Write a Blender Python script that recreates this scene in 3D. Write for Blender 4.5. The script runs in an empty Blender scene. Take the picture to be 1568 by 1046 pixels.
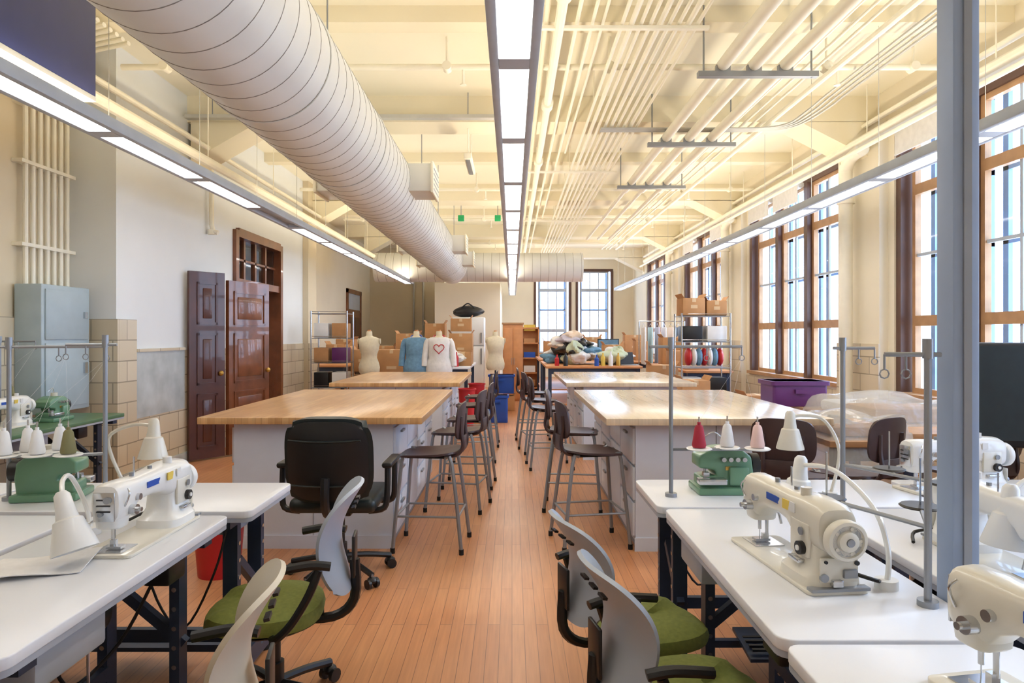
import bpy, bmesh, math, random
from mathutils import Vector, Matrix
random.seed(4)
S=bpy.context.scene
try:
    S.view_settings.view_transform='Standard'
    S.view_settings.look='None'
except Exception as e: print(e)
COL=S.collection
def lin(c):
    o=[]
    for x in c[:3]:
        x=x/255.0
        o.append(x/12.92 if x<=0.04045 else ((x+0.055)/1.055)**2.4)
    return (o[0],o[1],o[2],1.0)
def newmat(name):
    m=bpy.data.materials.new(name); m.use_nodes=True
    nt=m.node_tree; b=nt.nodes['Principled BSDF']
    return m,nt,b
def M(name,rgb,rough=.5,metal=0.,var=.05,scale=6.,bump=0.,alpha=1.,coat=0.):
    m,nt,b=newmat(name)
    c=lin(rgb)
    b.inputs['Roughness'].default_value=rough
    b.inputs['Metallic'].default_value=metal
    if coat: b.inputs['Coat Weight'].default_value=coat
    tc=nt.nodes.new('ShaderNodeTexCoord')
    n=nt.nodes.new('ShaderNodeTexNoise'); n.inputs['Scale'].default_value=scale; n.inputs['Detail'].default_value=3
    nt.links.new(tc.outputs['Object'],n.inputs['Vector'])
    r=nt.nodes.new('ShaderNodeValToRGB')
    r.color_ramp.elements[0].position=.3; r.color_ramp.elements[1].position=.7
    r.color_ramp.elements[0].color=tuple([x*(1-var) for x in c[:3]])+(1,)
    r.color_ramp.elements[1].color=tuple([min(1,x*(1+var)) for x in c[:3]])+(1,)
    nt.links.new(n.outputs['Fac'],r.inputs['Fac'])
    nt.links.new(r.outputs['Color'],b.inputs['Base Color'])
    if bump:
        bp=nt.nodes.new('ShaderNodeBump'); bp.inputs['Strength'].default_value=bump; bp.inputs['Distance'].default_value=.02
        nt.links.new(n.outputs['Fac'],bp.inputs['Height']); nt.links.new(bp.outputs['Normal'],b.inputs['Normal'])
    if alpha<1: b.inputs['Alpha'].default_value=alpha
    return m
def EM(name,rgb,s):
    m,nt,b=newmat(name)
    b.inputs['Base Color'].default_value=lin(rgb)
    b.inputs['Emission Color'].default_value=lin(rgb)
    b.inputs['Emission Strength'].default_value=s
    return m
def brickmat(name,c1,c2,mort,bw,rh,ms,rough,mode,coat=0,bump=.0,noisec=None,nscale=1.2,namt=.35):
    m,nt,b=newmat(name); L=nt.links.new
    tc=nt.nodes.new('ShaderNodeTexCoord'); sx=nt.nodes.new('ShaderNodeSeparateXYZ'); L(tc.outputs['Object'],sx.inputs[0])
    cb=nt.nodes.new('ShaderNodeCombineXYZ')
    if mode=='floor':
        L(sx.outputs['Y'],cb.inputs['X']); L(sx.outputs['X'],cb.inputs['Y'])
    else:
        ad=nt.nodes.new('ShaderNodeMath'); L(sx.outputs['X'],ad.inputs[0]); L(sx.outputs['Y'],ad.inputs[1])
        L(ad.outputs[0],cb.inputs['X']); L(sx.outputs['Z'],cb.inputs['Y'])
    br=nt.nodes.new('ShaderNodeTexBrick')
    br.inputs['Color1'].default_value=lin(c1); br.inputs['Color2'].default_value=lin(c2); br.inputs['Mortar'].default_value=lin(mort)
    br.inputs['Scale'].default_value=1; br.inputs['Brick Width'].default_value=bw; br.inputs['Row Height'].default_value=rh
    br.inputs['Mortar Size'].default_value=ms; br.inputs['Mortar Smooth'].default_value=.1
    br.offset=.37 if mode=='floor' else .5
    L(cb.outputs[0],br.inputs['Vector'])
    n=nt.nodes.new('ShaderNodeTexNoise'); n.inputs['Scale'].default_value=nscale; n.inputs['Detail'].default_value=4
    L(tc.outputs['Object'],n.inputs['Vector'])
    rp=nt.nodes.new('ShaderNodeValToRGB'); rp.color_ramp.elements[0].position=.4; rp.color_ramp.elements[1].position=.75
    rp.color_ramp.elements[0].color=(0,0,0,1); rp.color_ramp.elements[1].color=(namt,namt,namt,1)
    L(n.outputs['Fac'],rp.inputs['Fac'])
    mx=nt.nodes.new('ShaderNodeMixRGB'); L(rp.outputs['Color'],mx.inputs['Fac']); L(br.outputs['Color'],mx.inputs['Color1'])
    mx.inputs['Color2'].default_value=lin(noisec or c2)
    src=mx.outputs['Color']
    if mode=='floor':
        mp=nt.nodes.new('ShaderNodeMapping'); mp.inputs['Scale'].default_value=(60,3,1); L(tc.outputs['Object'],mp.inputs['Vector'])
        g=nt.nodes.new('ShaderNodeTexNoise'); g.inputs['Scale'].default_value=1; g.inputs['Detail'].default_value=5; L(mp.outputs[0],g.inputs['Vector'])
        mr=nt.nodes.new('ShaderNodeMapRange'); mr.inputs['From Min'].default_value=.3; mr.inputs['From Max'].default_value=.7; mr.inputs['To Min'].default_value=.88; mr.inputs['To Max'].default_value=1.06; L(g.outputs['Fac'],mr.inputs['Value'])
        mm=nt.nodes.new('ShaderNodeMixRGB'); mm.blend_type='MULTIPLY'; mm.inputs['Fac'].default_value=1; L(src,mm.inputs['Color1']); L(mr.outputs[0],mm.inputs['Color2']); src=mm.outputs['Color']
    L(src,b.inputs['Base Color'])
    b.inputs['Roughness'].default_value=rough
    if coat: b.inputs['Coat Weight'].default_value=coat; b.inputs['Coat Roughness'].default_value=.15
    if bump:
        bp=nt.nodes.new('ShaderNodeBump'); bp.inputs['Strength'].default_value=bump; bp.inputs['Distance'].default_value=.004; bp.invert=True
        L(br.outputs['Fac'],bp.inputs['Height']); L(bp.outputs['Normal'],b.inputs['Normal'])
    return m
def glassmat(name,tint=(236,245,255),g=.06):
    m=bpy.data.materials.new(name); m.use_nodes=True; nt=m.node_tree; nt.nodes.clear()
    o=nt.nodes.new('ShaderNodeOutputMaterial'); t=nt.nodes.new('ShaderNodeBsdfTransparent'); gl=nt.nodes.new('ShaderNodeBsdfGlossy')
    t.inputs['Color'].default_value=lin(tint); gl.inputs['Roughness'].default_value=.05
    mx=nt.nodes.new('ShaderNodeMixShader'); mx.inputs[0].default_value=g
    nt.links.new(t.outputs[0],mx.inputs[1]); nt.links.new(gl.outputs[0],mx.inputs[2]); nt.links.new(mx.outputs[0],o.inputs[0])
    return m
# ---------------- materials
wallc=M('plaster_cream',(240,231,210),.75,var=.03,scale=1.2)
wallb=M('plaster_left',(234,237,238),.7,var=.03,scale=1.0)
wallt=M('plaster_tan',(222,208,180),.75,var=.04,scale=1.0)
ceilm=M('ceiling_cream',(246,240,220),.8,var=.02,scale=.7)
beamm=M('beam_cream',(240,231,206),.8,var=.02,scale=.9)
tile=brickmat('glazed_tile',(224,212,188),(208,194,168),(156,146,128),.41,.2,.006,.25,'wall',bump=.3,nscale=2)
marble=M('marble_slab',(190,196,196),.25,var=.18,scale=3.5)
floorm=brickmat('maple_floor',(206,143,96),(192,127,82),(132,84,54),1.3,.06,.0016,.36,'floor',bump=.12,noisec=(212,160,116),nscale=.9,namt=.6)
butch=brickmat('butcher_block',(222,178,124),(198,148,94),(170,120,74),.5,.045,.001,.28,'floor',nscale=3,noisec=(230,192,142),namt=.4)
reflwood=brickmat('pale_wood_reflect',(226,206,178),(216,194,160),(194,168,134),.9,.09,.0008,.2,'floor',coat=.3,nscale=2,noisec=(232,214,190),namt=.4)  # whitish wood, paled further to carry window reflections in its colour
cabw=M('cabinet_white',(214,221,234),.45,var=.03)
cabg=M('cabinet_line',(150,156,168),.5)
duct=M('galvanised_painted',(230,231,228),.42,metal=.0,var=.04,scale=2.5)
ductd=M('duct_seam',(150,146,140),.5,metal=.2)
pipew=M('pipe_cream',(246,241,224),.5,var=.03)
pipeg=M('conduit_steel',(190,190,186),.4,metal=.2)
white=M('white_enamel',(232,232,230),.3,var=.02,coat=.3)
offw=M('offwhite_cast',(220,215,202),.32,var=.03,coat=.3)
lam=M('white_laminate',(230,232,238),.3,var=.02,scale=3)
lamedge=M('laminate_edge',(170,176,188),.4)
blk=M('black_plastic',(28,28,30),.4,var=.2)
blk2=M('black_vinyl',(22,34,36),.38,var=.15,scale=20)
steel=M('steel_dark',(58,70,92),.45,metal=.4)
chrome=M('chrome',(200,202,205),.2,metal=.9)
grey=M('grey_metal',(150,154,160),.35,metal=.5)
brownseat=M('walnut_ply',(70,52,52),.35,var=.15,scale=10)
greenf=M('green_fabric',(124,130,60),.8,var=.12,scale=60)
shellg=M('shell_grey',(172,182,196),.4,var=.02)
shellb=M('shell_beige',(200,190,170),.4,var=.02)
mgreen=M('machine_green',(104,146,116),.35,var=.06,coat=.3)
dgreen=M('table_green',(84,118,84),.4)
brown=M('door_brown',(126,74,46),.3,var=.3,scale=5,coat=.4)
brownd=M('door_dark',(84,44,32),.35,var=.2,scale=5,coat=.3)
tanw=M('window_tan_wood',(186,144,104),.4,var=.12,scale=8)
mull=M('window_brown',(94,66,54),.4,var=.12)
muntin=M('muntin_grey',(190,200,214),.5)
storm=M('storm_window_blue',(130,164,210),.5)
glass=glassmat('window_glass')
lampm=EM('light_lens',(255,251,244),12.0)
upl=EM('added_uplight',(255,240,212),14.0)  # upward glow strips added on the housings to brighten the ceiling
housing=M('fixture_housing',(190,200,214),.4,metal=.0)
navy=M('sign_navy',(60,70,130),.4)
postm=M('post_bluegrey',(150,166,192),.45,metal=.0)
panel=M('panel_bluegrey',(172,188,196),.45,metal=.0)
card=M('cardboard',(190,142,96),.8,var=.08)
cardd=M('cardboard_tape',(216,186,146),.6)
linen=M('dressform_linen',(220,208,180),.8,var=.05,scale=30)
denim=M('denim_blue',(110,150,180),.85,var=.15,scale=20)
redm=M('red_plastic',(190,36,42),.4)
bluem=M('blue_plastic',(38,84,180),.4)
purple=M('purple_plastic',(104,50,110),.4)
yellow=M('yellow',(230,200,90),.6)
greenx=M('exit_green',(40,180,110),.5)
wcloth=M('white_cloth',(230,228,226),.85,var=.05,scale=15,bump=.3)
plastic=M('clear_plastic_cover',(226,224,218),.12,var=.1,scale=9,bump=.6,alpha=.28)
pinkm=M('thread_pink',(236,202,194),.7)
threadred=M('thread_red',(170,42,62),.7)
threadw=M('thread_white',(236,236,236),.7)
threado=M('thread_olive',(128,124,86),.7)
orangew=M('orange_wood',(206,144,94),.5,var=.1)
brass=M('brass',(200,160,80),.3,metal=.7)
rubber=M('rubber_black',(22,22,22),.7)

class MB:
    def __init__(s,name): s.name=name; s.v=[];s.f=[];s.fm=[];s.mats=[];s.T=Matrix.Identity(4)
    def mi(s,m):
        if m not in s.mats: s.mats.append(m)
        return s.mats.index(m)
    def add(s,vs,fs,mat):
        o=len(s.v); k=s.mi(mat)
        for v in vs: s.v.append(tuple(s.T@Vector(v)))
        for f in fs: s.f.append([i+o for i in f]); s.fm.append(k)
    def box(s,c,d,mat,rot=None,bev=0.,seg=2):
        bm=bmesh.new(); bmesh.ops.create_cube(bm,size=1)
        for v in bm.verts: v.co=Vector((v.co.x*d[0],v.co.y*d[1],v.co.z*d[2]))
        if bev: bmesh.ops.bevel(bm,geom=bm.edges[:],offset=min(bev,min(d)*.49),segments=seg,profile=.5,affect='EDGES')
        R=Matrix.Identity(4)
        if rot:
            R=Matrix.Rotation(rot[2],4,'Z')@Matrix.Rotation(rot[1],4,'Y')@Matrix.Rotation(rot[0],4,'X')
        R=Matrix.Translation(Vector(c))@R
        bm.verts.index_update()
        s.add([R@v.co for v in bm.verts],[[v.index for v in f.verts] for f in bm.faces],mat); bm.free()
    def bb(s,x0,x1,y0,y1,z0,z1,mat,bev=0.):
        s.box(((x0+x1)/2,(y0+y1)/2,(z0+z1)/2),(abs(x1-x0),abs(y1-y0),abs(z1-z0)),mat,bev=bev)
    def quad(s,x0,x1,y0,y1,z,mat): s.add([(x0,y0,z),(x1,y0,z),(x1,y1,z),(x0,y1,z)],[[0,1,2,3]],mat)
    def cyl(s,p0,p1,r,mat,r2=None,seg=16):
        p0=Vector(p0);p1=Vector(p1); r2=r if r2 is None else r2
        d=(p1-p0).normalized(); a=d.orthogonal().normalized(); b=d.cross(a)
        vs=[];fs=[]
        for p,rr in ((p0,r),(p1,r2)):
            for i in range(seg):
                t=2*math.pi*i/seg; vs.append(p+a*math.cos(t)*rr+b*math.sin(t)*rr)
        for i in range(seg): j=(i+1)%seg; fs.append([i,j,seg+j,seg+i])
        fs.append(list(range(seg))[::-1]); fs.append(list(range(seg,2*seg)))
        s.add(vs,fs,mat)
    def tube(s,pts,r,mat,seg=8,sm=0,closed=False):
        pts=[Vector(p) for p in pts]
        if sm: pts=catmull(pts,sm)
        n=len(pts); vs=[];fs=[]
        prev=None
        for i in range(n):
            if closed: d=(pts[(i+1)%n]-pts[i-1]).normalized()
            else: d=(pts[min(i+1,n-1)]-pts[max(i-1,0)]).normalized()
            if prev is None: a=d.orthogonal().normalized()
            else:
                a=prev-d*prev.dot(d)
                a=a.normalized() if a.length>1e-5 else d.orthogonal().normalized()
            prev=a; b=d.cross(a)
            for k in range(seg):
                t=2*math.pi*k/seg; vs.append(pts[i]+(a*math.cos(t)+b*math.sin(t))*r)
        m=n if closed else n-1
        for i in range(m):
            i2=(i+1)%n
            for k in range(seg):
                k2=(k+1)%seg; fs.append([i*seg+k,i*seg+k2,i2*seg+k2,i2*seg+k])
        if not closed: fs.append(list(range(seg))[::-1]); fs.append([(n-1)*seg+k for k in range(seg)])
        s.add(vs,fs,mat)
    def loft(s,rings,mat,caps=True):
        n=len(rings[0]); vs=[p for r in rings for p in r]; fs=[]
        for i in range(len(rings)-1):
            for k in range(n):
                k2=(k+1)%n; fs.append([i*n+k,i*n+k2,(i+1)*n+k2,(i+1)*n+k])
        if caps: fs.append(list(range(n))[::-1]); fs.append([(len(rings)-1)*n+k for k in range(n)])
        s.add(vs,fs,mat)
    def lathe(s,prof,o,mat,seg=20,sx=1,sy=1):
        rings=[]
        for r,z in prof:
            rings.append([(o[0]+max(r,.0005)*sx*math.cos(2*math.pi*i/seg),o[1]+max(r,.0005)*sy*math.sin(2*math.pi*i/seg),o[2]+z) for i in range(seg)])
        s.loft(rings,mat)
    def prism(s,poly,y0,y1,mat,bev=0.,axis='y',seg=3):
        bm=bmesh.new()
        def mk(a,b,t):
            return (a,t,b) if axis=='y' else ((a,b,t) if axis=='z' else (t,a,b))
        v0=[bm.verts.new(mk(a,b,y0)) for a,b in poly]; v1=[bm.verts.new(mk(a,b,y1)) for a,b in poly]
        n=len(poly)
        bm.faces.new(v0); bm.faces.new(v1[::-1])
        for i in range(n): j=(i+1)%n; bm.faces.new([v0[i],v0[j],v1[j],v1[i]])
        bmesh.ops.recalc_face_normals(bm,faces=bm.faces[:])
        if bev: bmesh.ops.bevel(bm,geom=bm.edges[:],offset=bev,segments=seg,profile=.5,affect='EDGES',clamp_overlap=True)
        bm.verts.index_update()
        s.add([v.co.copy() for v in bm.verts],[[v.index for v in f.verts] for f in bm.faces],mat); bm.free()
    def shell(s,fn,nu,nv,t,mat):
        P=[[Vector(fn(i/nu,j/nv)) for j in range(nv+1)] for i in range(nu+1)]
        N=[]
        for i in range(nu+1):
            row=[]
            for j in range(nv+1):
                du=P[min(i+1,nu)][j]-P[max(i-1,0)][j]; dv=P[i][min(j+1,nv)]-P[i][max(j-1,0)]
                c=du.cross(dv); row.append(c.normalized() if c.length>1e-9 else Vector((1,0,0)))
            N.append(row)
        w=nv+1; K=(nu+1)*w
        vs=[P[i][j]+N[i][j]*t/2 for i in range(nu+1) for j in range(w)]+[P[i][j]-N[i][j]*t/2 for i in range(nu+1) for j in range(w)]
        fs=[]
        for i in range(nu):
            for j in range(nv):
                a=i*w+j; fs.append([a,a+1,a+w+1,a+w]); fs.append([K+a,K+a+w,K+a+w+1,K+a+1])
        for i in range(nu):
            a=i*w; fs.append([a,a+w,K+a+w,K+a]); a=i*w+nv; fs.append([a+w,a,K+a,K+a+w])
        for j in range(nv):
            a=j; fs.append([a+1,a,K+a,K+a+1]); a=nu*w+j; fs.append([a,a+1,K+a+1,K+a])
        s.add(vs,fs,mat)
    def blob(s,c,r,mat,seg=16,rings=10,noise=0.,seed=0):
        rnd=random.Random(seed); vs=[];fs=[]
        ph=[rnd.uniform(0,6.28) for _ in range(4)]
        for i in range(rings+1):
            th=math.pi*i/rings
            for k in range(seg):
                p=2*math.pi*k/seg
                q=1+noise*(math.sin(3*p+ph[0]+2*th)*.5+math.sin(5*p+ph[1]-3*th)*.35+math.sin(4*th+ph[2])*.3)
                vs.append((c[0]+r[0]*q*math.sin(th)*math.cos(p),c[1]+r[1]*q*math.sin(th)*math.sin(p),c[2]+r[2]*q*math.cos(th)))
        for i in range(rings):
            for k in range(seg):
                k2=(k+1)%seg; fs.append([i*seg+k,(i+1)*seg+k,(i+1)*seg+k2,i*seg+k2])
        s.add(vs,fs,mat)
    def done(s,loc=(0,0,0),rz=0.,ang=35,sc=None):
        me=bpy.data.meshes.new(s.name); me.from_pydata(s.v,[],s.f)
        for m in s.mats: me.materials.append(m)
        me.polygons.foreach_set('material_index',s.fm)
        bm=bmesh.new(); bm.from_mesh(me); bmesh.ops.recalc_face_normals(bm,faces=bm.faces[:]); bm.to_mesh(me); bm.free()
        me.polygons.foreach_set('use_smooth',[True]*len(me.polygons))
        me.set_sharp_from_angle(angle=math.radians(ang))
        me.update()
        o=bpy.data.objects.new(s.name,me); o.location=loc; o.rotation_euler=(0,0,rz); COL.objects.link(o)
        if sc: o.scale=sc
        return o
def catmull(p,n):
    out=[]
    for i in range(len(p)-1):
        p0=p[max(i-1,0)];p1=p[i];p2=p[i+1];p3=p[min(i+2,len(p)-1)]
        for k in range(n):
            t=k/n
            out.append(.5*((2*p1)+(-p0+p2)*t+(2*p0-5*p1+4*p2-p3)*t*t+(-p0+3*p1-3*p2+p3)*t**3))
    out.append(p[-1]); return out
def dup(o,loc,rz=0.,sc=None,mats=None):
    me=o.data
    if mats:
        me=me.copy()
        for i,m in enumerate(me.materials):
            if m in mats: me.materials[i]=mats[m]
    n=bpy.data.objects.new(o.name.split('.')[0],me); n.location=loc; n.rotation_euler=(0,0,rz); COL.objects.link(n)
    n.scale=sc if sc else o.scale
    return n
def rrect(x0,x1,y0,y1,r,n=4):
    out=[]
    for cx,cy,a in ((x1-r,y1-r,0),(x0+r,y1-r,90),(x0+r,y0+r,180),(x1-r,y0+r,270)):
        for i in range(n+1):
            t=math.radians(a+90*i/n); out.append((cx+r*math.cos(t),cy+r*math.sin(t)))
    return out
D=math.radians
# ================= ROOM
YB=-1.6; YE=23.6; H=4.2; XR=4.2
b=MB('floor'); b.bb(-4.7,XR+.4,YB,YE+.3,-.1,0,floorm); b.done()
b=MB('ceiling'); b.bb(-4.8,XR+.4,YB,YE+.3,H,H+.15,ceilm); b.done()
for yc in (-1.1,3.5,8.1,12.7,17.3,21.9):
    b=MB('ceiling_beam'); b.bb(-4.18,XR-.0,yc-.24,yc+.24,H-.3,H,beamm)
    b.prism([(XR,H-.75),(XR,H-.29),(XR-.9,H-.29)],yc-.24,yc+.24,beamm)
    b.prism([(-3.7,H-.75),(-3.7,H-.29),(-2.9,H-.29)],yc-.24,yc+.24,beamm)
    b.done()
for yc in (1.2,5.8,10.4,15.0,19.6):
    b=MB('ceiling_joist'); b.bb(-4.18,XR,yc-.1,yc+.1,H-.14,H,beamm); b.done()
WZ0,WZ1=.78,3.73
groups=[(-.5,2.9),(4.1,7.5),(8.7,12.1),(13.3,16.7),(17.9,21.3)]
b=MB('wall_right')
b.bb(XR,XR+.4,YB,YE+.3,0,WZ0,wallc); b.bb(XR,XR+.4,YB,YE+.3,WZ1,H,wallc)
ys=[YB]+[v for g in groups for v in g]+[YE+.3]
for i in range(0,len(ys),2): b.bb(XR,XR+.4,ys[i],ys[i+1],WZ0,WZ1,wallc)
for i in range(0,len(ys),2):
    y0,y1=ys[i],ys[i+1]
    if y1-y0>1 and i>0 and i<len(ys)-2: b.bb(XR-.1,XR,y0+.12,y1-.12,0,H-.3,wallc)
b.done()
b=MB('wall_front'); b.bb(-4.6,XR+.4,YB-.2,YB,0,H,wallc); b.done()
b=MB('trim_1')
b.bb(XR-.012,XR+.002,YB,YE,0,WZ0-.04,tile)
for i in range(2,len(ys)-2,2): b.bb(XR-.115,XR-.1,ys[i]+.11,ys[i+1]-.11,0,1.35,tile)
b.done()
def window(name,w,n,loc,rz,style=0):
    b=MB(name); z0,z1=0,WZ1-WZ0
    dep=.12
    b.bb(0,w,-dep/2,dep/2,z1-.09,z1,mull); b.bb(0,w,-dep/2,dep/2+.12,0,.05,tanw)
    for x in (0,w-.09): b.bb(x,x+.09,-dep/2,dep/2+.06,.05,z1-.09,mull)
    uw=(w-.18)/n
    lv=[.05,1.6-WZ0,3.0-WZ0,z1-.09]
    for i in range(n):
        x0=.09+i*uw; x1=x0+uw
        if i: b.bb(x0-.06,x0+.06,-dep/2,dep/2+.04,.05,z1-.09,mull)
        x0+=.06; x1-=.06
        for q in (x0+.02,x1-.09): b.bb(q,q+.07,-.2,-.16,.0,z1,storm)
        for z in (.0,1.55-WZ0,2.28-WZ0,2.95-WZ0,z1-.07): b.bb(x0+.02,x1-.02,-.2,-.16,z,z+.07,storm)
        for a,c in zip(lv[:-1],lv[1:]):
            t=.055
            sm=tanw if style==0 else muntin
            b.bb(x0,x0+t,-.03,.03,a,c,sm); b.bb(x1-t,x1,-.03,.03,a,c,sm)
            b.bb(x0+t,x1-t,-.03,.03,a,a+t,sm); b.bb(x0+t,x1-t,-.03,.03,c-t,c,sm)
            k=2 if style==0 else 3
            for q in range(1,k):
                xm=x0+t+(x1-x0-2*t)*q/k; b.bb(xm-.016,xm+.016,-.012,.012,a+t,c-t,muntin)
            if c-a>1.2: b.bb(x0+t,x1-t,-.0125,.0125,(a+c)/2-.016,(a+c)/2+.016,muntin)
            b.add([(x0+t,0,a+t),(x1-t,0,a+t),(x1-t,0,c-t),(x0+t,0,c-t)],[[0,1,2,3]],glass)
    return b.done(loc,rz)
for i,(a,c) in enumerate(groups): window('window_%d'%(i+1),c-a,3,(XR+.14,a,WZ0),D(90))
for (a,c) in groups[1:4]:
    uw=(c-a)/3
    for k in range(3):
        if (k+int(a))%3==2: continue
        b=MB('roller_blind'); b.cyl((XR-.0,a+k*uw+.08,WZ1-.1),(XR-.0,a+(k+1)*uw-.08,WZ1-.1),.045,wcloth)
        b.bb(XR-.05,XR-.045,a+k*uw+.1,a+(k+1)*uw-.1,WZ1-.32,WZ1-.1,wcloth); b.bb(XR-.056,XR-.04,a+k*uw+.1,a+(k+1)*uw-.1,WZ1-.34,WZ1-.32,wcloth)
        b.done()
b=MB('wall_back'); b.bb(-4.7,.75,YE,YE+.3,0,H,wallc); b.bb(2.05,2.2,YE,YE+.3,0,H,wallc); b.bb(3.5,XR+.02,YE,YE+.3,0,H,wallc)
b.bb(.75,2.05,YE,YE+.3,0,WZ0,wallc); b.bb(.75,2.05,YE,YE+.3,WZ1,H,wallc); b.bb(2.2,3.5,YE,YE+.3,0,WZ0,wallc); b.bb(2.2,3.5,YE,YE+.3,WZ1,H,wallc)
b.done()
window('window_6',1.3,1,(2.05,YE+.1,WZ0),D(180),1); window('window_7',1.3,1,(3.5,YE+.1,WZ0),D(180),1)
X1=-4.18; X2=-3.74; X3=-4.5
b=MB('wall_left'); b.bb(X1-.3,X1,YB,6.45,0,H,wallt)
b.bb(X1-.3,X2,6.45,9.24,0,H,wallb); b.bb(X1-.3,X2,10.9,12.7,0,H,wallb); b.bb(X1-.3,X2,9.24,10.9,2.82,H,wallb)
b.bb(X2,X2+.1,12.2,12.7,0,H,wallt)
b.bb(X3-.3,X3,12.7,21.6,0,H,wallc)
b.bb(X3,-2.15,21.6,21.85,0,H,wallt)
b.done()
b=MB('hallway_wall'); b.bb(-6.2,-6.1,8.6,11.6,0,3.2,wallc); b.bb(-6.2,X1-.3,8.5,8.6,0,3.2,wallc); b.bb(-6.2,X1-.3,11.6,11.7,0,3.2,wallc); b.bb(-6.2,X1-.3,8.5,11.7,3.2,3.3,wallc); b.bb(-6.2,-4.7,8.5,11.7,-.1,0,floorm); b.done()
b=MB('wall_enclosure'); b.bb(-2.15,-.33,19,YE,0,2.9,wallc); b.done()
b=MB('trim_2')
b.bb(X1,X1+.02,YB,6.43,0,1.6,tile); b.bb(X1+.02,X2+.03,6.42,6.449,0,1.6,tile)
b.bb(X2+.001,X2+.031,6.45,6.75,0,1.6,tile)
b.bb(X2,X2+.02,6.75,7.75,0,.62,tile); b.bb(X2,X2+.02,10.98,12.2,0,1.3,tile); b.bb(X2+.1,X2+.12,12.2,12.7,0,1.3,tile)
b.bb(X2,X2+.02,7.75,9.15,0,1.28,tile)
b.done()
b=MB('trim_3'); b.bb(X2,X2+.025,6.75,7.75,.62,1.28,marble); b.bb(X2,X2+.04,6.75,7.75,1.28,1.31,tile); b.done()
b=MB('baseboard_left'); b.bb(X2+.02,X2+.04,6.5,9.1,0,.12,marble); b.bb(X1+.02,X1+.04,YB,6.4,0,.12,marble); b.done()
def panelled(b,w,h,t,mat,x0=0,z0=0.02):
    b.bb(x0,x0+w,-t/2,t/2,z0,z0+h,mat)
    rows=[(.12,.75),(.85,1.45),(1.55,h-.12)]
    for a,c in rows:
        for sgn in (1,-1):
            for p in ((x0+.09,x0+w-.09),):
                y=sgn*t/2
                for q in ((p[0],p[1],a,a+.025),(p[0],p[1],c-.025,c),(p[0],p[0]+.025,a,c),(p[1]-.025,p[1],a,c)):
                    b.bb(q[0],q[1],y-.012,y+.012,z0+q[2],z0+q[3],mat)
                b.bb(p[0]+.07,p[1]-.07,y-.01,y+.01,z0+a+.07,z0+c-.07,mat,bev=.008)
b=MB('door_1'); yj0,yj1=9.24,10.9
xx=X2
for y in (yj0-.1,yj1): b.bb(xx-.3,xx+.05,y,y+.1,0,2.87,brown)
b.bb(xx-.3,xx+.05,yj0,yj1,2.78,2.9,brown); b.bb(xx-.2,xx+.03,yj0,yj1,2.12,2.22,brown)
for k in range(1,4): 
    y=yj0+(yj1-yj0)*k/4; b.bb(xx-.1,xx-.04,y-.03,y+.03,2.22,2.78,brown)
b.bb(xx-.1,xx-.04,yj0,yj1,2.48,2.51,brown)
b.bb(xx-.075,xx-.07,yj0,yj1,2.22,2.78,glass)
b.done()
def leaf(name,p0,p1,h,mat):
    p0=Vector((p0[0],p0[1],0));p1=Vector((p1[0],p1[1],0)); w=(p1-p0).length
    b=MB(name); panelled(b,w,h,.045,mat)
    b.blob((w-.06,-.05,1.0),(.03,.03,.03),brass); b.blob((w-.06,.05,1.0),(.03,.03,.03),brass)
    d=p1-p0; return b.done(p0,math.atan2(d.y,d.x))
leaf('door_2',(-3.68,7.76),(-3.42,8.1),2.16,brownd)
leaf('door_3',(-3.39,8.13),(-3.18,8.88),2.08,brown)
b=MB('door_4')
b.bb(X3+.001,X3+.05,18.5,18.62,0,2.7,brown);b.bb(X3+.001,X3+.05,20.1,20.22,0,2.7,brown);b.bb(X3+.001,X3+.05,18.5,20.22,2.6,2.72,brown);b.bb(X3+.001,X3+.03,18.62,20.1,0,2.1,brown);b.bb(X3+.001,X3+.02,18.62,20.1,2.16,2.6,muntin);b.bb(X3+.001,X3+.04,18.62,20.1,2.1,2.16,brown)
for q in (18.75,19.45):
    b.bb(X3+.03,X3+.04,q,q+.55,.2,.95,brownd); b.bb(X3+.03,X3+.04,q,q+.55,1.1,1.95,brownd)
b.done()
# ================= LIGHT ROWS
def lightrow(x,z,y0,y1,skip=()):
    b=MB('linear_pendant_light'); w=.235
    b.bb(x-w/2,x-w/2+.045,y0,y1,z,z+.075,housing,bev=.006); b.bb(x+w/2-.045,x+w/2,y0,y1,z,z+.075,housing,bev=.006)
    b.bb(x-w/2+.045,x+w/2-.045,y0,y1,z+.045,z+.07,housing)
    P=1.3; k=0; y=y0
    while y<y1-.01:
        ye=min(y+P,y1)
        b.bb(x-.0725,x+.0725,ye-.13,ye,z+.001,z+.046,housing)
        if k not in skip:
            b.quad(x-.0725,x+.0725,y,ye-.13,z+.018,lampm)
            b.quad(x-.08,x+.08,y+.05,ye-.1,z+.08,upl)
        b.cyl((x,ye-.03,z+.07),(x,ye-.03,H),.0025,pipeg,seg=6)
        y+=P;k+=1
    b.bb(x-w/2,x+w/2,y0-.01,y0,z,z+.075,housing)
    b.done()
lightrow(.01,2.75,.75,22.5)
lightrow(-2.64,2.75,.6,17.5,(5,))
lightrow(3.1,2.75,.6,20.0)
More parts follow.
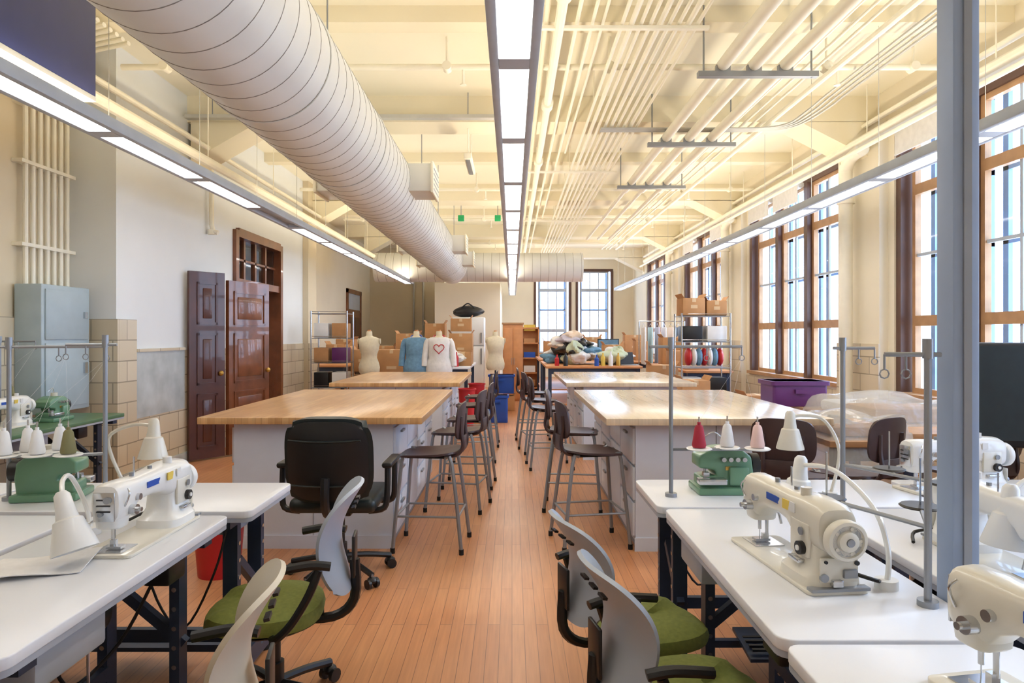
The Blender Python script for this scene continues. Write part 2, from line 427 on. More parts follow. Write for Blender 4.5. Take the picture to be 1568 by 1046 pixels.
# ================= DUCT
dx,dz,dr=-1.49,3.13,.40
b=MB('spiral_air_duct')
def ring(b,x,y,z,r,t,mat,axis='y',seg=40):
    pts=[]
    for i in range(seg):
        a=2*math.pi*i/seg
        pts.append((x+r*math.cos(a),y,z+r*math.sin(a)) if axis=='y' else (x,y+r*math.cos(a),z+r*math.sin(a)))
    b.tube(pts,t,mat,seg=6,closed=True)
b.cyl((dx,-1.4,dz),(dx,16.9,dz),dr,duct,seg=56)
y=-1.3;k=0
while y<16.3:
    ring(b,dx,y,dz,dr,.003,ductd,seg=48)
    if k%9==0: b.cyl((dx,y,dz),(dx,y+.06,dz),dr+.008,duct,seg=56)
    y+=.2;k+=1
b.cyl((-3.4,17.0,dz),(1.75,17.0,dz),.36,duct,seg=48)
b.blob((dx,16.95,dz),(.41,.41,.41),duct,seg=32,rings=20)
for q in range(26): ring(b,-3.3+q*.2,17.0,dz,.36,.004,ductd,'x')
for yy in (7.6,12.9,15.4):
    for sg in (1,-1):
        c=(dx+sg*.46,yy,dz+.02)
        b.box(c,(.32,.5,.3),duct,bev=.01); b.box((c[0]+sg*.17,yy,dz+.02),(.03,.55,.34),pipew,bev=.008)
        for j in range(5): b.box((c[0]+sg*.18,yy,dz-.1+j*.055),(.02,.45,.012),grey,rot=(0,D(30*sg),0))
for yy in (.8,4.4,9,11,14): 
    b.cyl((dx-.3,yy,dz+.2),(dx-.3,yy,H),.006,grey,seg=6); b.cyl((dx+.3,yy,dz+.2),(dx+.3,yy,H),.006,grey,seg=6)
b.done()
# ================= PIPES
def pipes(name,lst,mat,hang=None,sm=0):
    b=MB(name)
    for pts,r in lst: b.tube(pts,r,mat,seg=10,sm=sm)
    if hang:
        for (x,y,z) in hang: 
            b.cyl((x,y,z),(x,y,H),.006,mat,seg=6)
    return b.done()
pipes('conduit_bundle',[([(.84+i*.072,YB+.2,3.82),(.84+i*.072,20,3.82)],.015+.006*(i%3==1)) for i in range(9)],pipew,[(.84,y,3.82) for y in range(1,20,3)])
pipes('ceiling_pipe',[([(.26,0,3.84),(.26,22,3.84)],.02),([(.36,0,3.8),(.36,22,3.8)],.04),([(.5,0,3.85),(.5,22,3.85)],.016),([(.62,0,3.85),(.62,14,3.85)],.014),([(.7,0,3.85),(.7,9,3.85)],.012)],pipew,[(.36,y,3.8) for y in range(1,20,3)])
b=MB('ceiling_pipe')
for y in (2.5,4.6,6.9,9.2): b.cyl((.36,y,3.8),(.36,y+.14,3.8),.06,pipew)
for y in (2.9,5.2,9.8,14): b.bb(.2,1.5,y-.02,y+.02,3.775,3.8,pipew)
for x,r in ((2.5,.02),(2.62,.014),(2.72,.014),(2.9,.03)): b.cyl((x,.2,3.84),(x,19,3.84),r,pipew,seg=10)
b.done()
b=MB('trapeze_pipe_rack')
for x in (1.76,2.02,2.28): b.cyl((x,.5,3.7),(x,10.6,3.7),.052,pipew); b.cyl((x,10.6,3.7),(x,16.0,3.7),.03,pipew)
for y in (3.6,5.7,7.8,10.05): 
    b.bb(1.55,2.55,y-.03,y+.03,3.60,3.645,grey)
    for x in (1.6,2.5): b.cyl((x,y,3.6),(x,y,H),.008,grey,seg=6)
    for x in (1.76,2.02,2.28): b.bb(x-.06,x+.06,y-.02,y+.02,3.645,3.70,grey)
b.done()
pipes('conduit_bundle',[([(3.15+i*.06,0,3.86),(3.15+i*.06,6,3.86),(3.15+i*.06,7.3-i*.04,3.84),(3.05+i*.04,7.56+i*.03,3.79),(2.8,7.66+i*.035,3.772),(2.2,7.68+i*.035,3.772),(1.0,7.68+i*.035,3.772)],.012) for i in range(4)],pipeg,sm=5)
pipes('steam_pipe',[([(3.9,0,3.6),(3.9,20,3.6)],.065),([(4.05,0,3.85),(4.05,21,3.85)],.03),([(3.75,0,3.45),(3.75,20,3.45)],.022)],pipew,[(3.9,y+.5,3.6) for y in range(1,20,2)])
b=MB('steam_riser_pipe')
for yy in (8.1,12.7,17.3):
    b.tube([(3.9,yy-.5,3.52),(3.95,yy-.15,3.52),(3.96,yy,3.4),(3.96,yy,3.2),(3.96,yy,0)],.075,pipew,seg=16,sm=4)
    b.cyl((3.96,yy,3.0),(3.96,yy,3.05),.1,pipew)
b.done()
for yy,zz in ((6.3,3.92),(11.6,3.92),(14.6,3.92),(18.4,3.92)):
    b=MB('sprinkler_pipe'); b.cyl((-3.6,yy,zz),(4.1,yy,zz),.028,pipew)
    for x in (-3.2,-.6,.9,2.9,3.7): b.cyl((x,yy,zz),(x,yy,H),.012,pipew,seg=8); b.cyl((x,yy-.05,zz),(x,yy+.05,zz),.042,pipew)
    for x in (-2.8,-.45,3.0): b.cyl((x,yy,zz),(x,yy,zz-.16),.012,pipew,seg=8); b.cyl((x,yy,zz-.17),(x,yy,zz-.16),.03,pipew)
    b.done()
pipes('ceiling_pipe',[([(-3.25,0,3.3),(-3.25,16,3.3)],.05),([(-3.5,0,3.6),(-3.5,12.5,3.6)],.03),([(-2.95,0,3.85),(-2.95,20,3.85)],.02)],pipew,[(-3.25,y+.3,3.3) for y in range(1,16,2)])
b=MB('cable_tray')
b.bb(-3.7,-.2,7.7,7.8,3.9,3.94,pipeg)
for x in (-3.4,-2.2,-.5): b.cyl((x,7.75,3.94),(x,7.75,H),.006,grey,seg=6)
b.done()
for (x,y,z) in ((-2.4,6.9,3.45),(-.52,8.4,3.55)):
    b=MB('ceiling_heater_strip'); b.box((x,y,z),(.09,.8,.07),pipew,bev=.01); b.box((x,y,z-.04),(.05,.7,.02),grey)
    for q in (-.3,.3): b.cyl((x,y+q,z),(x,y+q,H),.008,pipew,seg=6)
    b.done()
b=MB('wall_conduit')
for i in range(7): 
    y=5.78+i*.09; b.tube([(X1+.06,y,1.88),(X1+.06,y,3.5),(X1+.06,y,3.8),(X1+.2,y-.1,3.98),(X1+.8,y-.3,4.02)],.02,pipew,seg=10,sm=4)
for z in (2.2,2.9,3.4): b.bb(X1,X1+.09,5.7,6.4,z,z+.03,pipew)
b.done()
b=MB('electrical_panel'); b.bb(X1+.02,X1+.25,5.7,6.35,.78,1.88,panel,bev=.01); b.bb(X1+.25,X1+.262,5.74,6.31,.82,1.38,panel,bev=.004); b.bb(X1+.25,X1+.262,5.74,6.31,1.41,1.84,panel,bev=.004)
b.bb(X1+.262,X1+.28,6.24,6.28,1.1,1.2,chrome); b.bb(X1+.262,X1+.28,6.24,6.28,1.6,1.66,chrome); b.done()
b=MB('wall_pipe'); b.tube([(-3.68,8.36,H),(-3.68,8.36,2.8),(-3.66,8.36,2.72),(-3.6,8.36,2.7)],.03,pipew,seg=10); b.cyl((-3.68,8.36,2.74),(-3.68,8.36,2.68),.045,pipew); b.done()
b=MB('wall_pipe'); b.tube([(X1+.06,3.8,0.2),(X1+.06,3.8,H)],.03,pipew,seg=10); b.tube([(X1+.06,4.9,0.2),(X1+.06,4.9,H)],.02,pipew,seg=10)
for z in (1.2,2.5,3.6): b.bb(X1,X1+.09,3.74,3.86,z,z+.03,grey)
b.done()
b=MB('wall_pipe')
for x in (-3.1,-2.8): b.cyl((x,21.55,0),(x,21.55,3.2),.03,pipeg)
b.done()
b=MB('hanging_sign'); b.bb(-2.69,-2.59,1.8,4.25,2.93,4.0,navy,bev=.005); b.bb(-2.69,-2.59,1.8,4.25,2.9,2.93,white)  # white underside strip paints in the lit bottom of the sign
for p,q in (((2.72,3.62),(2.72,3.82)),((2.72,3.82),(2.9,3.62)),((2.9,3.62),(2.9,3.82))):
    b.tube([(-2.585,p[0],p[1]),(-2.585,q[0],q[1])],.018,yellow,seg=6)
for y in (2.2,4.0): b.cyl((-2.64,y,4.0),(-2.64,y,H),.01,grey,seg=6)
b.done()
b=MB('power_pole'); b.bb(1.127,1.197,1.745,1.815,0,H,postm,bev=.006); b.bb(1.1,1.22,1.72,1.84,0,.01,postm); b.bb(1.152,1.172,1.739,1.745,.8,H,grey); b.done()
for x,y in ((-1.0,13.4),(-.28,13.4)):
    b=MB('exit_sign'); b.box((x,y,3.74),(.12,.04,.12),greenx,bev=.01); b.cyl((x,y,3.8),(x,y,H),.008,grey,seg=6); b.done()
# ================= CUTTING TABLES
def cut_table(name,topm,loc):
    b=MB(name); w,l=1.5,2.36; h=.9
    b.prism(rrect(-w/2,w/2,-l/2,l/2,.012,2),h-.045,h,topm,bev=.003,axis='z')
    x=.54; y=l/2-.1
    b.bb(-x,x,-y,y,.06,h-.05,cabw); b.bb(-x+.02,x-.02,-y+.02,y-.02,0,.06,cabg)
    b.bb(-x-.008,x+.008,-y-.008,-y,.0,.09,cabw)
    for q in (-.0,): b.bb(-.003,.003,-y-.004,-y,.09,h-.06,cabg)
    for sg in (-1,1):
        n=4; L=(2*y)/n
        for i in range(n):
            y0=-y+i*L+.012; y1=y0+L-.024
            for (z0,z1) in ((.1,.32),(.34,.56),(.58,.82)) if i%2==0 else ((.1,.6),(.62,.82)):
                b.bb(sg*x,sg*(x+.018),y0,y1,z0,z1,cabw,bev=.004)
                b.bb(sg*(x+.018),sg*(x+.034),(y0+y1)/2-.06,(y0+y1)/2+.06,z1-.06,z1-.045,grey)
    return b.done(loc)
t=cut_table('butcher_block_table',butch,(-1.35,5.72,0)); t2=dup(t,(-1.35,9.0,0))
t=cut_table('cutting_table',reflwood,(1.37,5.66,0)); dup(t,(1.37,9.0,0))
# ================= CHAIRS
def stool():
    b=MB('stool_chair')
    def seat(u,v):
        x=-.2+.4*u; y=-.2+.4*v
        k=(abs(2*u-1)**4+abs(2*v-1)**4)**.25
        s=max(abs(2*u-1),abs(2*v-1)); f=1 if k==0 else s/k
        cx,cy=x*f,y*f
        return (cx,cy,.645-.014*math.cos(2*u-1)*math.cos((2*v-1)*1.3)+(-.03*(2*u-1.5)**2 if u>.75 else 0)+.02*(1-u)**2)
    b.shell(seat,10,10,.014,brownseat)
    def back(u,v):
        a=(u-.5)*1.5
        k=(abs(2*u-1)**3.5+abs(2*v-1)**3.5)**(1/3.5); s=max(abs(2*u-1),abs(2*v-1)); f=1 if k==0 else s/k
        a*=f; z=.865+.125*(2*v-1)*f
        return (-.215-.02*(v)+.09*(1-math.cos(a)),.25*math.sin(a),z)
    b.shell(back,10,8,.012,brownseat)
    for sy in (-1,1):
        b.tube([(.14,sy*.13,.625),(.17,sy*.15,.6),(.22,sy*.2,0.02)],.013,grey,sm=3)
        b.tube([(-.12,sy*.13,.625),(-.17,sy*.15,.58),(-.24,sy*.2,.02)],.013,grey,sm=3)
        b.tube([(-.05,sy*.1,.628),(-.19,sy*.1,.64),(-.235,sy*.1,.7),(-.225,sy*.1,.8),(-.225,sy*.1,.9)],.013,brownseat,sm=4)
        for x in (.22,-.24): b.cyl((x,sy*.2,0),(x,sy*.2,.035),.016,rubber)
    b.box((-.232,0,.71),(.012,.2,.1),brownseat,bev=.004)
    z=.24
    q=[(.2,-.18,z),(.2,.18,z),(-.215,.18,z),(-.215,-.18,z)]
    for i in range(4): b.tube([q[i],q[(i+1)%4]],.008,grey)
    b.bb(-.13,.15,-.135,.135,.62,.628,blk)
    return b
s0=stool().done((-.56,4.72,0),D(176))
for x,y,r in ((-.46,5.75,170),(-.45,7.9,185),(-.42,6.6,176),(.55,4.78,10),(.52,5.75,-6),(.42,7.5,5),(.36,8.5,10),(.3,9.6,0),(2.0,4.0,120),(1.6,3.95,60),(-.42,9.0,180),(2.7,4.05,100)): dup(s0,(x,y,0),D(r))
def starbase(b,R=.3,mat=blk,ph=0.,hz=.42):
    for i in range(5):
        a=D(72*i)+ph; c,s=math.cos(a),math.sin(a)
        b.tube([(0,0,.12),(c*R*.5,s*R*.5,.105),(c*R,s*R,.075)],.017,mat,seg=8,sm=3)
        px,py=-s*.015,c*.015
        for q in (-1,1): b.cyl((c*R+q*px*1.2,s*R+q*py*1.2,.028),(c*R+q*px*2.4,s*R+q*py*2.4,.028),.028,mat,seg=14)
        b.cyl((c*R,s*R,.03),(c*R,s*R,.08),.008,grey,seg=8)
        b.blob((c*R,s*R,.045),(.03,.03,.022),mat,seg=10,rings=6)
    b.cyl((0,0,.08),(0,0,.2),.035,mat); b.cyl((0,0,.2),(0,0,hz),.022,mat); 
    b.box((0,0,hz-.02),(.2,.16,.04),mat,bev=.01)
def taskchair(shellm,name='task_chair'):
    b=MB(name); starbase(b,.29,blk,.3,.38)
    rings=[]
    for z,k in ((.37,.86),(.38,.98),(.405,1.0),(.43,.97),(.445,.85),(.45,.5),(.452,.05)):
        rings.append([( .03+.215*k*math.copysign(abs(math.cos(t))**.8,math.cos(t)), .22*k*math.copysign(abs(math.sin(t))**.8,math.sin(t)), z-(.02 if math.cos(t)>.8 else 0)) for t in [2*math.pi*i/28 for i in range(28)]])
    b.loft(rings,greenf)
    b.lathe([(.18,.355),(.205,.37)],(0.02,0,0),blk)
    def back(u,v):
        U=2*u-1; V=2*v-1
        k=(abs(U)**3.6+abs(V)**3.6)**(1/3.6); s=max(abs(U),abs(V)); f=1 if k==0 else s/k
        w=.205*(1-.16*(1-v)**1.5)
        a=U*f*.95; vv=.5+.5*V*f
        z=.47+.41*vv
        x=-.25+.045*math.sin((vv-.2)*4.2)-.07*vv+.13*(1-math.cos(a))
        return (x,w*math.sin(a)/math.sin(.95),z)
    b.shell(back,18,18,.014,shellm)
    b.box((-.30,0,.60),(.012,.1,.16),blk,bev=.004)
    for q in (-.05,0,.05): b.box((-.305,q*1.6,.8),(.014,.045,.008),blk,rot=(0,D(12),0))
    b.tube([(-.05,0,.36),(-.22,0,.36),(-.30,0,.43),(-.30,0,.58)],.02,blk,sm=4)
    for sy in (-1,1):
        b.tube([(-.02,sy*.15,.37),(-.05,sy*.235,.38),(-.11,sy*.25,.44),(-.17,sy*.25,.54),(-.2,sy*.24,.62)],.015,blk,sm=4)
        b.tube([(-.24,sy*.235,.63),(-.17,sy*.245,.64),(-.06,sy*.25,.625)],.017,blk,sm=4)
    return b
c1=taskchair(shellg).done((-.91,2.62,0),D(187)); 
c2=taskchair(shellb).done((-.9,1.65,0),D(192),sc=(1,1,.97))
dup(c1,(.475,2.56,0),D(16),(1,1,.9)); 
dup(c1,(.535,2.05,0),D(12),(1,1,.9))
b=MB('office_chair'); starbase(b,.31,blk,.2,.42)
b.box((.02,0,.47),(.5,.5,.09),blk2,bev=.04,seg=4)
def obk(u,v):
    U=2*u-1; V=2*v-1
    k=(abs(U)**4+abs(V)**4)**.25; s=max(abs(U),abs(V)); f=1 if k==0 else s/k
    return (-.27-.05*v+.05*(U*f)**2, .24*U*f, .75+.24*V*f)
b.shell(obk,14,14,.06,blk2)
def obk2(u,v):
    U=2*u-1; V=2*v-1
    k=(abs(U)**4+abs(V)**4)**.25; s=max(abs(U),abs(V)); f=1 if k==0 else s/k
    return (-.315-.05*v+.05*(U*f)**2-.012*(1-(s)**4), .222*U*f, .75+.222*V*f)
b.shell(obk2,14,14,.02,blk)
for z in (.62,.87):
    b.tube([(-.355-.02*(z>.7),y,z-.01*math.cos(y*8)) for y in (-.2,-.1,0,.1,.2)],.006,blk2)
b.tube([(0,0,.42),(-.25,0,.43),(-.36,0,.5),(-.36,0,.66)],.025,blk,sm=4)
for sy in (-1,1):
    b.tube([(.1,sy*.2,.43),(.1,sy*.29,.44),(.09,sy*.305,.55),(.1,sy*.305,.68)],.018,blk,sm=4)
    b.tube([(-.16,sy*.2,.43),(-.16,sy*.29,.45),(-.15,sy*.305,.55),(-.14,sy*.305,.68)],.018,blk,sm=4)
    b.box((-.02,sy*.305,.695),(.32,.06,.035),blk,bev=.015)
b.done((-1.03,4.12,0),D(90))
# ================= SEWING TABLES
def sewtable(l=1.17,w=.52,name='sewing_table',kit=True,top=lam):
    b=MB(name); h=.76
    b.prism(rrect(-l/2,l/2,-w/2,w/2,.035,4),h-.03,h,top,bev=.004,axis='z')
    b.prism(rrect(-l/2+.002,l/2-.002,-w/2+.002,w/2-.002,.033,4),h-.045,h-.028,lamedge,axis='z')
    for sx in (-1,1):
        x=sx*(l/2-.12)
        b.bb(x-.03,x+.03,-w/2+.03,w/2-.03,h-.08,h-.045,steel)
        for y in (-.12,.14):
            b.bb(x-.03,x+.03,y-.018,y+.018,.1,h-.08,steel)
            for k in range(7):
                for fs in (-1,1): b.cyl((x+fs*.030,y,.18+k*.07),(x+fs*.033,y,.18+k*.07),.009,chrome,seg=8)
        b.bb(x-.025,x+.025,-w/2+.01,w/2,.03,.07,steel); 
        b.bb(x-.025,x+.025,-.12,.14,.07,.11,steel)
        b.box((x,-.03,.42),(.03,.3,.035),steel,rot=(D(40),0,0))
        for y in (-w/2+.03,w/2-.03): b.cyl((x,y,0),(x,y,.03),.025,rubber)
    b.bb(-l/2+.14,l/2-.14,.12,.15,.2,.25,steel); b.bb(-l/2+.14,l/2-.14,-.03,.0,.09,.12,steel)
    if kit:
        b.box((-.02,-.05,.115),(.32,.24,.015),steel,rot=(D(8),0,0)); 
        for q in range(5): b.box((-.02,-.13+q*.04,.126),(.28,.012,.01),blk,rot=(D(8),0,0))
        b.cyl((.13,.0,.13),(.16,.02,.5),.005,chrome,seg=6)
        b.cyl((.0,.05,.55),(.2,.05,.55),.085,blk,seg=24); b.cyl((.2,.05,.55),(.24,.05,.55),.05,grey,seg=20); b.cyl((-.06,.05,.55),(0,.05,.55),.06,grey,seg=20)
        b.box((.1,.05,.66),(.1,.1,.12),blk,bev=.01); b.box((.33,-.14,.66),(.12,.09,.12),blk,bev=.01)
        b.box((-.3,-.08,.66),(.28,.3,.1),lamedge,bev=.01)
        b.tube([(.33,-.1,.6),(.3,0,.4),(.2,.1,.3),(.1,.1,.45)],.006,blk,sm=5)
        b.tube([(-.1,.2,.7),(-.2,.22,.4),(-.3,.2,.28),(-.42,.2,.5),(-.46,.16,.7)],.005,blk,sm=5)
    return b
hz=.76
st=sewtable().done((-1.34,2.03,0),D(90))
for p,r in (((-1.34,.84,0),90),((-1.9,2.03,0),-90),((-1.9,.84,0),-90),((-1.61,2.93,0),180),((-2.8,2.93,0),180),
            ((.865,2.13,0),-90),((.865,.94,0),-90),((1.475,2.13,0),90),((1.475,.94,0),90),((1.17,3.0,0),0),((2.38,3.0,0),0)):
    dup(st,p,D(r))
gt=sewtable(1.5,.6,'green_top_table',True,dgreen).done((-3.72,5.3,0),D(90))
dup(gt,(-3.72,3.7,0),D(90))
# ================= MACHINES
def machine(col=white,name='sewing_machine'):
    b=MB(name)
    b.prism(rrect(-.02,.5,-.09,.09,.02,3),0,.012,offw,bev=.003,axis='z')
    b.bb(-.0,.1,-.05,.05,.012,.015,chrome)
    def sec(x,zc,hh,ww,n=20,p=3.2):
        o=[]
        for i in range(n):
            t=2*math.pi*i/n; c,s=math.cos(t),math.sin(t)
            o.append((x,ww*math.copysign(abs(c)**(2/p),c),zc+hh*math.copysign(abs(s)**(2/p),s)))
        return o
    b.loft([sec(-.012,.185,.045,.035),sec(-.006,.183,.062,.045),sec(.01,.182,.070,.05),sec(.075,.182,.07,.05),sec(.10,.195,.055,.048),sec(.14,.203,.045,.045),sec(.22,.205,.044,.046),sec(.29,.203,.05,.052),sec(.33,.195,.062,.06),sec(.38,.19,.07,.064),sec(.46,.185,.07,.062),sec(.485,.18,.062,.055),sec(.49,.178,.05,.045)],col)
    def hsec(z,x0,x1,w,n=20,p=4):
        o=[]; 
        for i in range(n):
            t=2*math.pi*i/n; c,s=math.cos(t),math.sin(t)
            o.append(((x0+x1)/2+(x1-x0)/2*math.copysign(abs(c)**(2/p),c),w*math.copysign(abs(s)**(2/p),s),z))
        return o
    b.loft([hsec(.012,.29,.49,.085),hsec(.04,.295,.488,.083),hsec(.052,.31,.484,.072),hsec(.08,.33,.48,.062),hsec(.13,.335,.478,.058),hsec(.18,.33,.48,.058)],col)
    b.loft([hsec(.095,.0,.07,.036),hsec(.10,-.005,.075,.04),hsec(.15,-.01,.08,.046),hsec(.18,-.01,.085,.048)],col)
    b.box((.4,-.060,.14),(.1,.012,.1),offw,bev=.005)
    b.cyl((.42,-.06,.115),(.42,-.08,.115),.02,blk,seg=18); b.cyl((.42,-.08,.115),(.42,-.084,.115),.008,white,seg=12); b.cyl((.42,-.07,.165),(.42,-.074,.165),.012,grey,seg=18)
    b.box((.395,-.066,.075),(.06,.03,.012),chrome,bev=.003)
    b.box((.21,-.0465,.21),(.085,.003,.022),bluem); b.box((.31,-.057,.215),(.04,.003,.03),yellow); b.box((.36,-.064,.22),(.03,.003,.03),white)
    wz=.165
    b.cyl((.48,0,wz),(.51,0,wz),.035,grey,seg=24)
    def disc(pr,m):
        b.loft([[(x,r*math.cos(t),wz+r*math.sin(t)) for t in [2*math.pi*i/32 for i in range(32)]] for x,r in pr],m)
    disc(((.503,.045),(.505,.055),(.512,.059),(.53,.059),(.536,.055),(.538,.046),(.531,.044)),col)
    disc(((.53,.0435),(.531,.043),(.531,.03)),grey)
    disc(((.53,.03),(.533,.03),(.541,.028),(.545,.022),(.546,.012),(.54,.01)),offw)
    disc(((.54,.011),(.549,.011),(.55,.006)),grey)
    for k in range(5):
        a=2*math.pi*k/5; b.cyl((.531,.037*math.cos(a),wz+.037*math.sin(a)),(.5335,.037*math.cos(a),wz+.037*math.sin(a)),.005,offw,seg=10)
    b.box((.4905,.0,.07),(.006,.11,.07),offw,bev=.002); b.cyl((.49,-.045,.05),(.5,-.045,.05),.012,grey,seg=12); b.box((.495,.03,.06),(.014,.04,.025),grey,bev=.003); b.box((.497,-.01,.035),(.02,.03,.02),chrome,bev=.003); b.cyl((.49,.05,.09),(.498,.05,.09),.007,blk,seg=10); b.cyl((.49,-.04,.095),(.498,-.04,.095),.005,blk,seg=10)
    b.box((.49,-.0,.016),(.03,.17,.01),grey,bev=.002)
    b.cyl((.035,-.005,.10),(.035,-.005,.055),.006,chrome,seg=10); b.cyl((.035,-.005,.055),(.035,-.005,.016),.0015,chrome,seg=6)
    b.cyl((.055,.01,.10),(.055,.01,.035),.006,chrome,seg=10); b.box((.045,-.005,.022),(.03,.05,.008),chrome); b.box((.052,.005,.035),(.015,.02,.02),chrome)
    b.box((-.013,0,.175),(.006,.07,.1),chrome,bev=.002); b.cyl((-.015,-.015,.2),(-.025,-.015,.2),.012,grey); b.cyl((-.015,.01,.15),(-.022,.01,.15),.008,grey)
    for k in range(3): b.box((-.017,.0,.16+k*.02),(.004,.045,.005),blk)
    b.cyl((.06,-.045,.15),(.06,-.07,.15),.018,chrome,seg=16); b.cyl((.06,-.07,.15),(.06,-.085,.15),.008,chrome,seg=12); b.cyl((.1,-.045,.185),(.1,-.06,.185),.012,chrome,seg=14)
    b.tube([(.02,-.05,.17),(.02,-.065,.21),(.03,-.055,.23)],.003,chrome,sm=3)
    b.tube([(.03,.05,.12),(.0,.08,.1),(.0,.09,.06)],.005,chrome,sm=3)
    for x in (.15,.27): b.cyl((x,0,.245),(x,0,.262),.008,grey); 
    b.cyl((.2,.02,.245),(.2,.02,.31),.003,chrome,seg=6)
    b.cyl((.36,-.02,.255),(.36,-.02,.28),.016,col,seg=16)
    b.tube([(.45,.05,.05),(.48,.12,.03),(.42,.16,.01)],.006,blk,sm=4)
    return b
m1=machine().done((-1.26,2.12,hz),D(90),sc=(.94,.94,.9))
m2=machine(offw).done((.82,2.29,hz),D(-84),sc=(.97,.97,.92))
dup(m2,(.91,1.36,hz),D(-80),(.97,.97,.94))
dup(m1,(1.47,1.85,hz),D(90)); dup(m1,(-3.75,4.8,hz),D(90)); dup(m1,(1.75,3.02,hz),D(10)); dup(m1,(-2.55,3.0,hz),D(170))
def overlock():
    b=MB('overlock_machine')
    b.box((0,0,.02),(.3,.22,.04),mgreen,bev=.01)
    b.prism([(-.13,.03),(.13,.03),(.14,.12),(.13,.2),(.08,.24),(-.02,.25),(-.1,.23),(-.14,.2),(-.14,.14),(-.06,.13),(-.05,.1),(-.13,.09)],-.07,.08,mgreen,bev=.012)
    b.box((-.08,-.09,.075),(.14,.06,.03),chrome,bev=.004); b.box((.06,-.08,.1),(.1,.03,.1),mgreen,bev=.01)
    b.cyl((.14,0,.15),(.18,0,.15),.06,blk,seg=24); b.cyl((.18,0,.15),(.19,0,.15),.03,chrome,seg=18)
    b.cyl((-.1,-.03,.15),(-.1,-.03,.06),.006,chrome); b.box((-.1,-.05,.1),(.03,.03,.03),chrome)
    for i in range(4): b.cyl((-.02+i*.035,-.07,.19),(-.02+i*.035,-.1,.19),.012,chrome,seg=12)
    b.cyl((.02,0,.24),(.02,0,.28),.03,offw,seg=16); b.tube([(.02,0,.27),(-.05,-.03,.33),(-.1,-.02,.3)],.003,chrome,sm=4)
    b.box((.02,-.072,.14),(.05,.004,.02),brass)
    return b
o1=overlock().done((.93,3.02,hz),D(0),sc=(.85,.85,.8)); dup(o1,(-1.95,2.9,hz),D(190)); dup(o1,(-3.7,5.5,hz),D(90))
def cone(b,x,y,z,mat,h=.095,r=.03):
    b.lathe([(r*.9,0),(r,.01),(r*.6,h*.9),(r*.4,h),(r*.25,h),(r*.25,h+.012)],(x,y,z),mat,seg=18)
def threadstand(h,cones,arm,name='thread_stand',zp=.2):
    b=MB(name); b.cyl((0,0,0),(0,0,h),.009,grey,seg=10); b.cyl((0,0,0),(0,0,.015),.025,grey,seg=16); b.cyl((0,0,h-.03),(0,0,h+.02),.013,grey,seg=12)
    if cones:
        for cx,cy,m in cones:
            b.tube([(0,0,zp),(cx,cy,zp)],.006,grey)
            b.lathe([(.05,0),(.055,.004),(.05,.008)],(cx,cy,zp),white if m is not None else blk)
            b.cyl((cx,cy,zp),(cx,cy,zp+.14),.003,chrome,seg=6)
            if m is not None: cone(b,cx,cy,zp+.01,m)
    ax,ay=arm
    b.tube([(-ax*.3,-ay*.3,h-.02),(ax,ay,h-.02)],.006,grey)
    for k in (.5,1.0):
        px,py=ax*k,ay*k; b.tube([(px,py,h-.02),(px,py,h-.06)],.003,grey)
        b.tube([(px+.012*math.cos(t),py,h-.07+.012*math.sin(t)) for t in [i*math.pi/4 for i in range(8)]],.002,grey,closed=True,seg=6)
    for cx,cy,m in cones or []:
        if m is not None: b.tube([(cx,cy,zp+.12),(ax,ay,h-.07)],.0004,threadw,seg=4)
    return b
threadstand(.66,[(.12,-.0,threadred),(.25,.03,threadw),(.37,.0,pinkm)],(.32,.05)).done((.68,2.92,hz))
threadstand(.66,[(-.12,.3,None),(.1,.2,None)],(-.1,.02)).done((1.06,1.74,hz))
threadstand(.66,[(.12,-.1,None),(.17,-.35,None)],(.12,.0)).done((1.25,2.58,hz))
threadstand(.67,[(-.12,-.05,threado),(-.24,-.06,threadw),(-.36,-.08,threadw)],(-.15,-.02)).done((-1.68,2.82,hz))
threadstand(.66,[(.1,-.03,threadw),(.2,.02,threadw)],(.35,.1)).done((-2.1,2.85,hz))
threadstand(.66,[(.12,-.05,threado),(-.1,.02,threadw)],(.2,.1)).done((-3.9,5.2,hz))
threadstand(.6,[(.1,.1,threado),(-.1,.02,threado)],(.2,.1)).done((-3.9,4.4,hz))
def lamp(pts,tip,sz=1.0,mat=offw):
    b=MB('sewing_lamp'); o=Vector(pts[0]); P=[Vector(p)-o for p in pts]
    b.cyl((0,0,0),(0,0,.025),.03,mat); b.tube(P,.0075,mat,sm=6,seg=8)
    e=P[-1]; d=Vector(tip).normalized()
    a=d.orthogonal().normalized(); c=d.cross(a); rings=[]
    for q,r in ((-.03,.012),(-.02,.02),(.02,.024),(.045,.028),(.05,.036),(.13,.058),(.135,.058),(.13,.054),(.06,.03)):
        rings.append([e+d*q*sz+(a*math.cos(t)+c*math.sin(t))*r*sz for t in [2*math.pi*i/24 for i in range(24)]])
    b.loft(rings,mat)
    b.done(o)
lamp([(-1.46,2.37,hz),(-1.48,2.37,.86),(-1.46,2.26,.98),(-1.41,2.14,.99),(-1.34,2.04,.95)],(.35,-.15,-1),1.1,white)
lamp([(-1.72,3.05,hz),(-1.76,3.0,.92),(-1.72,2.92,1.02),(-1.6,2.88,1.07),(-1.5,2.86,1.07)],(0,-.05,-1),1.0)
lamp([(1.02,1.86,hz),(1.03,1.87,.86),(1.03,1.95,.96),(1.0,2.12,1.03),(.955,2.26,1.02)],(-.1,.0,-1),1.0,white)
lamp([(1.35,2.9,hz),(1.4,2.92,.95),(1.35,2.95,1.08),(1.26,2.97,1.1),(1.21,2.97,1.09)],(0,0,-1),1.0)
lamp([(1.62,1.95,hz),(1.68,2.0,.95),(1.62,2.02,1.04),(1.52,2.02,1.02),(1.46,2.0,.98)],(-.1,0,-1),1.1,white)
